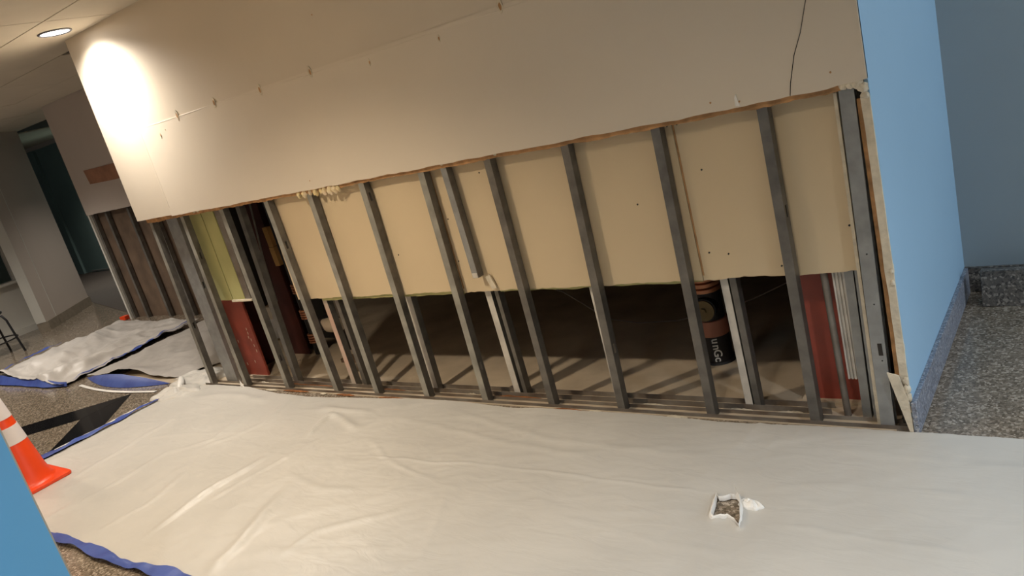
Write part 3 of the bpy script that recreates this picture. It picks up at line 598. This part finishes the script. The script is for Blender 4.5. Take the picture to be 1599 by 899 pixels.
def front_y(x): return 1.09+0.012*noise.noise(Vector((x*2.0, 3, 0)))+0.03*max(0, -4.6-x)
def left_x(y): return -5.345+0.02*noise.noise(Vector((y*3, 9, 0)))
HOLE = [(-1.123, 2.096), (-1.11, 2.079), (-1.093, 2.083), (-1.075, 2.099), (-1.048, 2.101), (-1.021, 2.037), (-1.003, 1.988), (-0.995, 1.952), (-1.02, 1.98), (-1.047, 1.995), (-1.065, 1.987), (-1.085, 1.975), (-1.099, 1.989), (-1.108, 2.035)]
def inside(x, y, P_):
    c_ = False; j = len(P_)-1
    for i in range(len(P_)):
        if (P_[i][1] > y) != (P_[j][1] > y) and x < (P_[j][0]-P_[i][0])*(y-P_[i][1])/(P_[j][1]-P_[i][1])+P_[i][0]: c_ = not c_
        j = i
    return c_
def h_sheet(x, y):
    h = 0.007+0.006*noise.noise(Vector((x*1.1, y*1.3, 0.3)))+0.002*noise.noise(Vector((x*4+y*2, y*3.5, 1.3)))
    n = noise.noise(Vector((x*2.2+y*1.1, y*1.5-x*0.4, 5.0))); h += 0.0035*max(0, 1-abs(n)*7)*(0.5+0.5*noise.noise(Vector((x, y, 9))))
    n = noise.noise(Vector((x*1.2-y*2.3, y*2.5, 15.0))); h += 0.002*max(0, 1-abs(n)*8)
    n = noise.noise(Vector((x*5-y*2, y*6, 25.0))); h += 0.0008*max(0, 1-abs(n)*5)
    for pts, wd, hh in CR: h += ridge(x+0.02*noise.noise(Vector((x*6, y*6, 2))), y+0.02*noise.noise(Vector((x*6, y*6, 12))), pts, wd*0.62, hh*0.72*(0.75+0.5*noise.noise(Vector((x*5, y*5, 33)))))
    n = noise.noise(Vector((x*9-y*3, y*8, 45.0))); h += 0.0016*max(0, 1-abs(n)*6)
    dc = max(abs(x+5.03), abs(y-1.35))    # pressed flat under the cone
    k = max(0, min(1, (dc-0.17)/0.08))
    dh = math.hypot(x+1.055, y-2.03); k *= 0.25+0.75*max(0, min(1, (dh-0.10)/0.10))
    return 0.003+max(0.0, h)*k
def closest_on(P_, x, y):
    best = None; q_ = Vector((x, y))
    for i in range(len(P_)):
        a_ = Vector(P_[i]); b_ = Vector(P_[(i+1) % len(P_)]); ab = b_-a_; t = max(0, min(1, (q_-a_).dot(ab)/ab.length_squared)); c_ = a_+ab*t
        if best is None or (c_-q_).length < best[0]: best = ((c_-q_).length, c_)
    return best
def main_sheet():
    # non-uniform x columns, finer near the hole
    xs = []; x = 0.0; u = -5.345
    while u < 1.4:
        xs.append(u); u += 0.006 if -1.16 < u < -0.95 else 0.016
    ny = 110; ys0 = []
    mb = MB(); idx = {}
    tt = []; t = 0
    # finer rows around the hole (y 1.93..2.12)
    yy = 0.0
    while yy < 1.0:
        tt.append(yy); yy += 0.0045 if 0.54 < yy < 0.70 else 0.0105
    tt.append(1.0)
    for i, x in enumerate(xs):
        y0, y1 = front_y(x), edge_y(x)
        for j, t in enumerate(tt):
            y = y0+(y1-y0)*t
            xx = x
            if i == 0: xx = left_x(y)
            idx[i, j] = len(mb.v)
            z = h_sheet(xx, y)
            if inside(xx, y, HOLE): pass
            else:
                if -1.2 < xx < -0.93 and 1.9 < y < 2.16:
                    d, c_ = closest_on(HOLE, xx, y); z += 0.010*math.exp(-(d/0.012)**2)
                    if d < 0.0035: xx, y = c_.x, c_.y
            mb.v.append((xx, y, z))
    for i in range(len(xs)-1):
        for j in range(len(tt)-1):
            q_ = [idx[i, j], idx[i+1, j], idx[i+1, j+1], idx[i, j+1]]
            mx = sum(mb.v[k][0] for k in q_)/4; my = sum(mb.v[k][1] for k in q_)/4
            if -1.2 < mx < -0.93 and 1.9 < my < 2.16 and inside(mx, my, HOLE): continue
            mb.f.append(tuple(q_))
    return mb
ms = main_sheet().build('plastic_sheet', M_film); 
for p_ in ms.data.polygons: p_.use_smooth = True
recenter(ms, (-2.5, 1.9, 0)); tag(ms, 'large wrinkled white plastic sheet covering the floor in front of the opened wall', 'sheet')
def child(o, parent): o.parent = parent; o.matrix_parent_inverse = Matrix.Translation(-Vector(parent.location)); return o
def crumple(cx_, cy_, rx, ry, hz, seed, rot=0, z0=0.004):
    mb = MB(); n, m_ = 44, 30
    for i in range(n+1):
        for j in range(m_+1):
            u = -1+2*i/n; v = -1+2*j/m_
            r2 = max(abs(u), abs(v)); env = max(0, 1-(u*u+v*v)**0.5*0.95)
            a = noise.noise(Vector((u*1.5+seed, v*1.5, seed))); b = 0.5*noise.noise(Vector((u*3+seed, v*3, seed+9)))
            cellr = noise.cell_vector(Vector((u*3+seed, v*3, 0)))
            h = env**0.5*(0.55+0.9*abs(a)+0.45*abs(b))*hz
            edge = 1+0.25*noise.noise(Vector((math.atan2(v, u)*1.5, seed, 0)))
            # map the square to a rough disc
            l = max(abs(u), abs(v)); ll = math.hypot(u, v) or 1
            uu, vv = u*l/ll*edge, v*l/ll*edge
            X = uu*rx; Y = vv*ry; c_, s_ = math.cos(rot), math.sin(rot)
            env2 = max(0, 1-l)
            h = (env2**0.5)*(0.5+1.0*abs(a)+0.5*abs(b))*hz
            mb.v.append((cx_+X*c_-Y*s_, cy_+X*s_+Y*c_, z0+h))
    for i in range(n):
        for j in range(m_):
            a_ = i*(m_+1)+j; mb.f.append((a_, a_+m_+1, a_+m_+2, a_+1))
    return mb
# torn curled rim of the hole
def torn():
    mb = MB(); n = len(HOLE); c_ = Vector((-1.055, 2.03))
    outs = []; k = 6
    for i in range(n):
        a_ = Vector(HOLE[i]); b_ = Vector(HOLE[(i+1) % n])
        for s_ in range(3): outs.append(a_+(b_-a_)*s_/3)
    m_ = len(outs); rows = []
    for i, p_ in enumerate(outs):
        d = (p_-c_).normalized(); wv = 0.008+0.007*abs(noise.noise(Vector((p_.x*40, p_.y*40, 0))))
        right = p_.x > -1.03
        hz = 0.006+0.007*abs(noise.noise(Vector((p_.x*30, p_.y*30, 4))))+(0.006 if right and p_.y > 2.0 else 0)
        zb = h_sheet(p_.x, p_.y)+0.008; rows.append([(p_.x-d.x*0.002, p_.y-d.y*0.002, 0.003), (p_.x-d.x*0.002, p_.y-d.y*0.002, zb), (p_.x+d.x*wv*0.3, p_.y+d.y*wv*0.3, zb+hz), (p_.x+d.x*wv*0.8, p_.y+d.y*wv*0.8, zb+hz*0.7), (p_.x+d.x*wv*1.3, p_.y+d.y*wv*1.3, zb-0.008)])
    for r_ in rows: mb.v += r_
    for i in range(m_):
        for j in range(4): mb.f.append((i*5+j, ((i+1) % m_)*5+j, ((i+1) % m_)*5+j+1, i*5+j+1))
    return mb
M_torn = plastic_mat('torn_white_film', (0.86, 0.84, 0.80), 0.4)
child(torn().build('torn_edge', M_torn, smooth=True), ms)
fl = MB()
fl.poly([(-1.055, 2.088, 0.010), (-1.045, 2.09, 0.03), (-1.052, 2.092, 0.058), (-1.034, 2.078, 0.028), (-1.020, 2.05, 0.010)], [(0, 1, 2), (2, 3, 1), (0, 1, 3), (0, 3, 4)])
fl.v = [(x, y, z+0.010) for x, y, z in fl.v]; child(fl.build('torn_flap', M_torn), ms)
child(crumple(-1.00, 2.075, 0.045, 0.026, 0.030, 13, -0.3, 0.004).build('torn_flap', M_torn, smooth=True), ms)
child(MB().poly([(-4.70, 2.608, 0.006), (-4.655, 2.612, 0.006), (-4.69, 2.612, 0.062), (-4.675, 2.600, 0.02)], [(0, 3, 2), (3, 1, 2)]).build('torn_flap', M_torn), ms)
# blue tape along the left and front edge of the big sheet
def ribbon(pts, wd, zf, m_, name, parent=None, side=None, wav=0.75, th=0.0012):
    mb = MB(); P_ = [Vector(p_) for p_ in pts]; fine = []
    for a_, b_ in zip(P_[:-1], P_[1:]):
        n = max(2, int((b_-a_).length/0.02))
        for i in range(n): fine.append(a_+(b_-a_)*i/n)
    fine.append(P_[-1]); K = len(fine)
    for i, p_ in enumerate(fine):
        t = (fine[min(K-1, i+1)]-fine[max(0, i-1)]).normalized(); nrm = Vector((-t.y, t.x))
        s0 = i/max(1, K-1); ww = wd*(1+wav*noise.noise(Vector((p_.x*5, p_.y*5, 2))))*min(1, 6*min(s0, 1-s0)+0.35)
        for k in range(5):
            q_ = p_+nrm*ww*(k/4-0.5)
            mb.v.append((q_.x, q_.y, zf(q_.x, q_.y, k/4, s0)))
    for i in range(K-1):
        for k in range(4): mb.f.append((i*5+k, (i+1)*5+k, (i+1)*5+k+1, i*5+k+1))
    o = mb.build(name, m_, smooth=True)
    if parent: child(o, parent)
    return o
def ztape(x, y, k, s): return 0.014+h_sheet(x, y)*0.8+0.012*noise.noise(Vector((x*11, y*11, 3)))+0.020*math.sin(k*math.pi)*abs(noise.noise(Vector((x*3, y*3, 8))))
ribbon([(-5.33, 2.36), (-5.35, 2.15), (-5.34, 1.9), (-5.37, 1.66), (-5.40, 1.45), (-5.38, 1.25)], 0.068, ztape, M_tape, 'blue_tape', ms)
ribbon([(-5.37, 2.30), (-5.385, 2.1), (-5.375, 1.9), (-5.41, 1.66)], 0.02, lambda x, y, k, s: 0.022+0.006*noise.noise(Vector((x*7, y*7, 3))), M_torn, 'film_edge', ms)
ribbon([(-5.3, 1.10), (-4.9, 1.10), (-4.5, 1.085), (-4.15, 1.085), (-3.83, 1.10), (-3.4, 1.085), (-3.0, 1.115), (-2.5, 1.10), (-2.2, 1.08)], 0.055, ztape, M_tape, 'blue_tape', ms)

# far sheets
def film(name, corners, nu, nv, hf, m_, label):
    mb = MB(); c_ = [Vector(p_) for p_ in corners]
    for i in range(nu+1):
        for j in range(nv+1):
            u, v = i/nu, j/nv; p_ = (c_[0]*(1-u)+c_[1]*u)*(1-v)+(c_[3]*(1-u)+c_[2]*u)*v
            wob = Vector((noise.noise(Vector((p_.x*2, p_.y*2, 7))), noise.noise(Vector((p_.x*2, p_.y*2, 17)))))*0.05
            q_ = p_+wob*(1 if i in (0, nu) or j in (0, nv) else 1)
            mb.v.append((q_.x, q_.y, hf(q_.x, q_.y, u, v)))
    for i in range(nu):
        for j in range(nv):
            a_ = i*(nv+1)+j; mb.f.append((a_, a_+nv+1, a_+nv+2, a_+1))
    o = mb.build(name, m_, smooth=True)
    for p_ in o.data.polygons: p_.use_smooth = True
    ce = sum(c_, Vector((0, 0)))/4; recenter(o, (ce.x, ce.y, 0)); tag(o, label, 'sheet'); return o
def crink(x, y, a=1.0):
    h = 0.01
    for s_, k in ((2.2, 0.02), (5.0, 0.012), (11.0, 0.006)):
        n = noise.noise(Vector((x*s_+y*s_*0.5, y*s_, s_))); h += k*max(0, 1-abs(n)*3.2)
    return h*a
def h1(x, y, u, v):
    h = 0.006+crink(x*0.7+y*0.5, y*0.55-x*0.6, 1.25)+0.035*max(0, noise.noise(Vector((x*1.3, y*0.8, 4))))
    h += ridge(x, y, [(-8.3, 2.55), (-8.1, 2.9), (-8.2, 3.3), (-8.5, 3.6)], 0.13, 0.075)
    h += ridge(x, y, [(-7.5, 2.50), (-7.3, 2.75), (-7.35, 3.0)], 0.07, 0.07)+ridge(x, y, [(-7.75, 2.6), (-7.55, 3.0), (-7.6, 3.4)], 0.06, 0.03)
    h += ridge(x, y, [(-8.75, 2.45), (-8.0, 2.42), (-7.3, 2.46)], 0.05, 0.04)
    return h
s1 = film('plastic_sheet', [(-8.80, 2.40), (-7.05, 2.42), (-7.12, 3.80), (-8.78, 3.82)], 90, 70, h1, M_film2, 'far crumpled plastic sheet in front of the distant cut wall')
def h2(x, y, u, v):
    h = 0.005+crink(x, y, 0.55)
    h += 0.055*math.exp(-((v-0.0)/0.10)**2)*math.exp(-((x+6.35)/0.38)**2)
    return h
s2 = film('plastic_sheet', [(-7.0, 2.60), (-5.55, 2.68), (-5.10, 3.75), (-7.04, 3.80)], 80, 50, h2, M_film2, 'flatter plastic sheet behind the left end of the opened wall, with a lifted blue edge')
zt1 = lambda x, y, k, s: h1(x, y, 0, 0)+0.010+0.006*math.sin(9*s)
ribbon([(-7.06, 2.52), (-7.08, 2.8), (-7.10, 3.2), (-7.16, 3.72)], 0.035, zt1, M_tape, 'blue_tape', s1)
ribbon([(-8.80, 2.38), (-8.3, 2.38), (-7.8, 2.40), (-7.4, 2.40), (-7.0, 2.44)], 0.045, lambda x, y, k, s: 0.012+0.018*k+h1(x, y, 0, 0)*0.5*k, M_tape, 'blue_tape', s1)
ribbon([(-8.82, 2.40), (-8.86, 2.8), (-8.84, 3.2)], 0.04, zt1, M_tape, 'blue_tape', s1)
# lifted blue edge standing up (a lens-shaped band)
mb = MB(); K = 30
for i in range(K+1):
    s_ = i/K; x = -6.98+(1.36)*s_; bul = math.sin(math.pi*s_)
    y = 2.60-0.03*bul
    for k in range(4): mb.v.append((x, y-0.085*bul*(k/3), 0.004+ (0.066*bul+0.006)*(1-(k/3)**1.5)+0.004*noise.noise(Vector((x*6, k, 0)))))
for i in range(K):
    for k in range(3): mb.f.append((i*4+k, i*4+k+1, (i+1)*4+k+1, (i+1)*4+k))
child(mb.build('blue_tape', M_tape, smooth=True), s2)
mb = MB()
for i in range(K+1):
    s_ = i/K; x = -6.85+(1.25)*s_; bul = math.sin(math.pi*s_); y = 2.49-0.05*bul
    for k in range(3): mb.v.append((x, y-0.014*k, 0.004+0.008*math.sin(math.pi*k/2)*bul+0.002))
for i in range(K):
    for k in range(2): mb.f.append((i*3+k, i*3+k+1, (i+1)*3+k+1, (i+1)*3+k))
child(mb.build('film_edge', M_torn, smooth=True), s2)
# crumpled twisted bundle of film at the corner
b1 = child(crumple(-5.36, 2.72, 0.27, 0.15, 0.07, 3, 0.25).build('folded_corner', M_film, smooth=True), ms)
b2 = crumple(-5.27, 2.46, 0.19, 0.12, 0.06, 8, 0.5, 0.012).build('folded_corner', M_film, smooth=True); child(b2, ms)
mb = MB().tube([(-5.56, 2.66, 0.03), (-5.42, 2.60, 0.05), (-5.32, 2.54, 0.055), (-5.26, 2.48, 0.04)], 0.02, 10, rs=[0.006, 0.02, 0.024, 0.012]); child(mb.build('twisted_fold', M_torn, smooth=True), ms)
# red tag near the far wall
o = MB().prism([(-8.95, 3.90), (-8.87, 3.92), (-8.88, 3.98), (-8.94, 3.97)], 0.004, 0.05).build('red_tag', M_orange, bevel=0.004); recenter(o, (-8.9, 3.94, 0)); tag(o, 'small red tag on the floor at the doorway corner of the far wall', 'tag')

# ================================================================== CONE
cxn, cyn = -5.03, 1.35
e = empty('traffic_cone', (cxn, cyn, 0.004), 'orange traffic cone with white collars, partly behind the blue corner', 'cone')
mb = MB(); 
def rr(hw, r_, z, n=6):
    pts = []
    for (sx, sy, a0) in ((1, 1, 0), (-1, 1, 90), (-1, -1, 180), (1, -1, 270)):
        for k in range(n+1):
            a = math.radians(a0+90*k/n); pts.append((cxn+sx*(hw-r_)+r_*math.cos(a), cyn+sy*(hw-r_)+r_*math.sin(a), z))
    return pts
rings = [rr(0.178, 0.03, 0.005), rr(0.18, 0.03, 0.012), rr(0.178, 0.03, 0.022), rr(0.160, 0.03, 0.028)]
N_ = len(rings[0]); 
for r_ in rings: mb.v += r_
for i in range(3):
    for j in range(N_): mb.f.append((i*N_+j, i*N_+(j+1) % N_, (i+1)*N_+(j+1) % N_, (i+1)*N_+j))
mb.f.append(tuple(range(3*N_, 4*N_))); mb.f.append(tuple(range(N_))[::-1])
mb.build('base', M_orange, e, smooth=True)
def cr(z): return 0.128-(0.128-0.028)*(z-0.04)/(0.71-0.04)
MB().lathe([(0.150, 0.027), (0.140, 0.034), (0.131, 0.045), (cr(0.1), 0.1), (cr(0.4), 0.4), (cr(0.70), 0.70), (cr(0.71)-0.004, 0.712)], (cxn, cyn, 0), 48).build('cone_body', M_orange, e, smooth=True)
for z0, z1 in ((0.285, 0.385), (0.435, 0.585)):
    MB().lathe([(cr(z0)+0.0022, z0), (cr(z1)+0.0022, z1)], (cxn, cyn, 0), 48).build('reflective_collar', M_collar, e, smooth=True)

# ================================================================== DOWNLIGHTS
def downlight(x, y, label, power, col, ang=128, blend=0.7):
    e = empty('downlight', (x, y, CEIL), label, 'light')
    mb = MB(); seg = 40
    prof = [(0.082, -0.001), (0.094, -0.001), (0.094, -0.006), (0.088, -0.010), (0.080, -0.006), (0.080, -0.001)]
    for r_, z in prof:
        for j in range(seg): g = 2*math.pi*j/seg; mb.v.append((x+r_*math.cos(g), y+r_*math.sin(g), CEIL+z))
    for i in range(len(prof)-1):
        for j in range(seg): mb.f.append((i*seg+j, i*seg+(j+1) % seg, (i+1)*seg+(j+1) % seg, (i+1)*seg+j))
    mb.build('trim_ring', mat('grey_trim_ring', (0.10, 0.10, 0.12), 0.4), e, smooth=True)
    MB().lathe([(0.080, -0.0045), (0.080, -0.002)], (x, y, CEIL), 40).build('lens', M_lamp, e)
    s_ = spot('downlight_beam', (x, y, CEIL-0.02), power, col, ang, blend, 0.06); s_.parent = e; s_.matrix_parent_inverse = Matrix.Translation(-Vector(e.location))
    return e
downlight(-4.83, 2.40, 'lit round downlight in the ceiling close to the big wall', 170, NEUT, 150, 0.9)
for x, y, pw, cl, lb in HALL:
    downlight(x, y, lb, pw, cl)

# ================================================================== LOOSE GRANITE BLOCK, CHAIR
o = MB().box(-0.515, 0.10, 3.745, 3.79, 0.0, 0.158, 0, 0.03).build('granite_block', M_lootgranite, bevel=0.003); recenter(o, (-0.2, 3.76, 0)); tag(o, 'loose dark granite base piece leaning in the alcove before the end wall', 'stone')
e = empty('metal_chair', (-9.95, 2.95, 0), 'black bent-metal chair at the left edge beside the window wall', 'chair')
MB().lathe([(0.20, 0.455), (0.215, 0.465), (0.215, 0.478), (0.20, 0.485)], (-9.83, 2.90, 0), 28).build('seat', M_black, e, smooth=True)
def leg(sx, sy):
    x, y = -9.83, 2.90
    return MB().tube([(x+sx*0.12, y+sy*0.12, 0.455), (x+sx*0.155, y+sy*0.155, 0.44), (x+sx*0.175, y+sy*0.175, 0.38), (x+sx*0.19, y+sy*0.19, 0.2), (x+sx*0.21, y+sy*0.21, 0.0)], 0.012, 10)
for sx, sy in ((1, 1), (1, -1), (-1, 1), (-1, -1)): leg(sx, sy).build('leg', M_black, e, smooth=True)
ring = [(-9.83+0.26*math.cos(2*math.pi*k/24), 2.90+0.26*math.sin(2*math.pi*k/24), 0.17) for k in range(25)]
MB().tube(ring, 0.008, 8, cap=False).build('ring_stretcher', M_black, e, smooth=True)
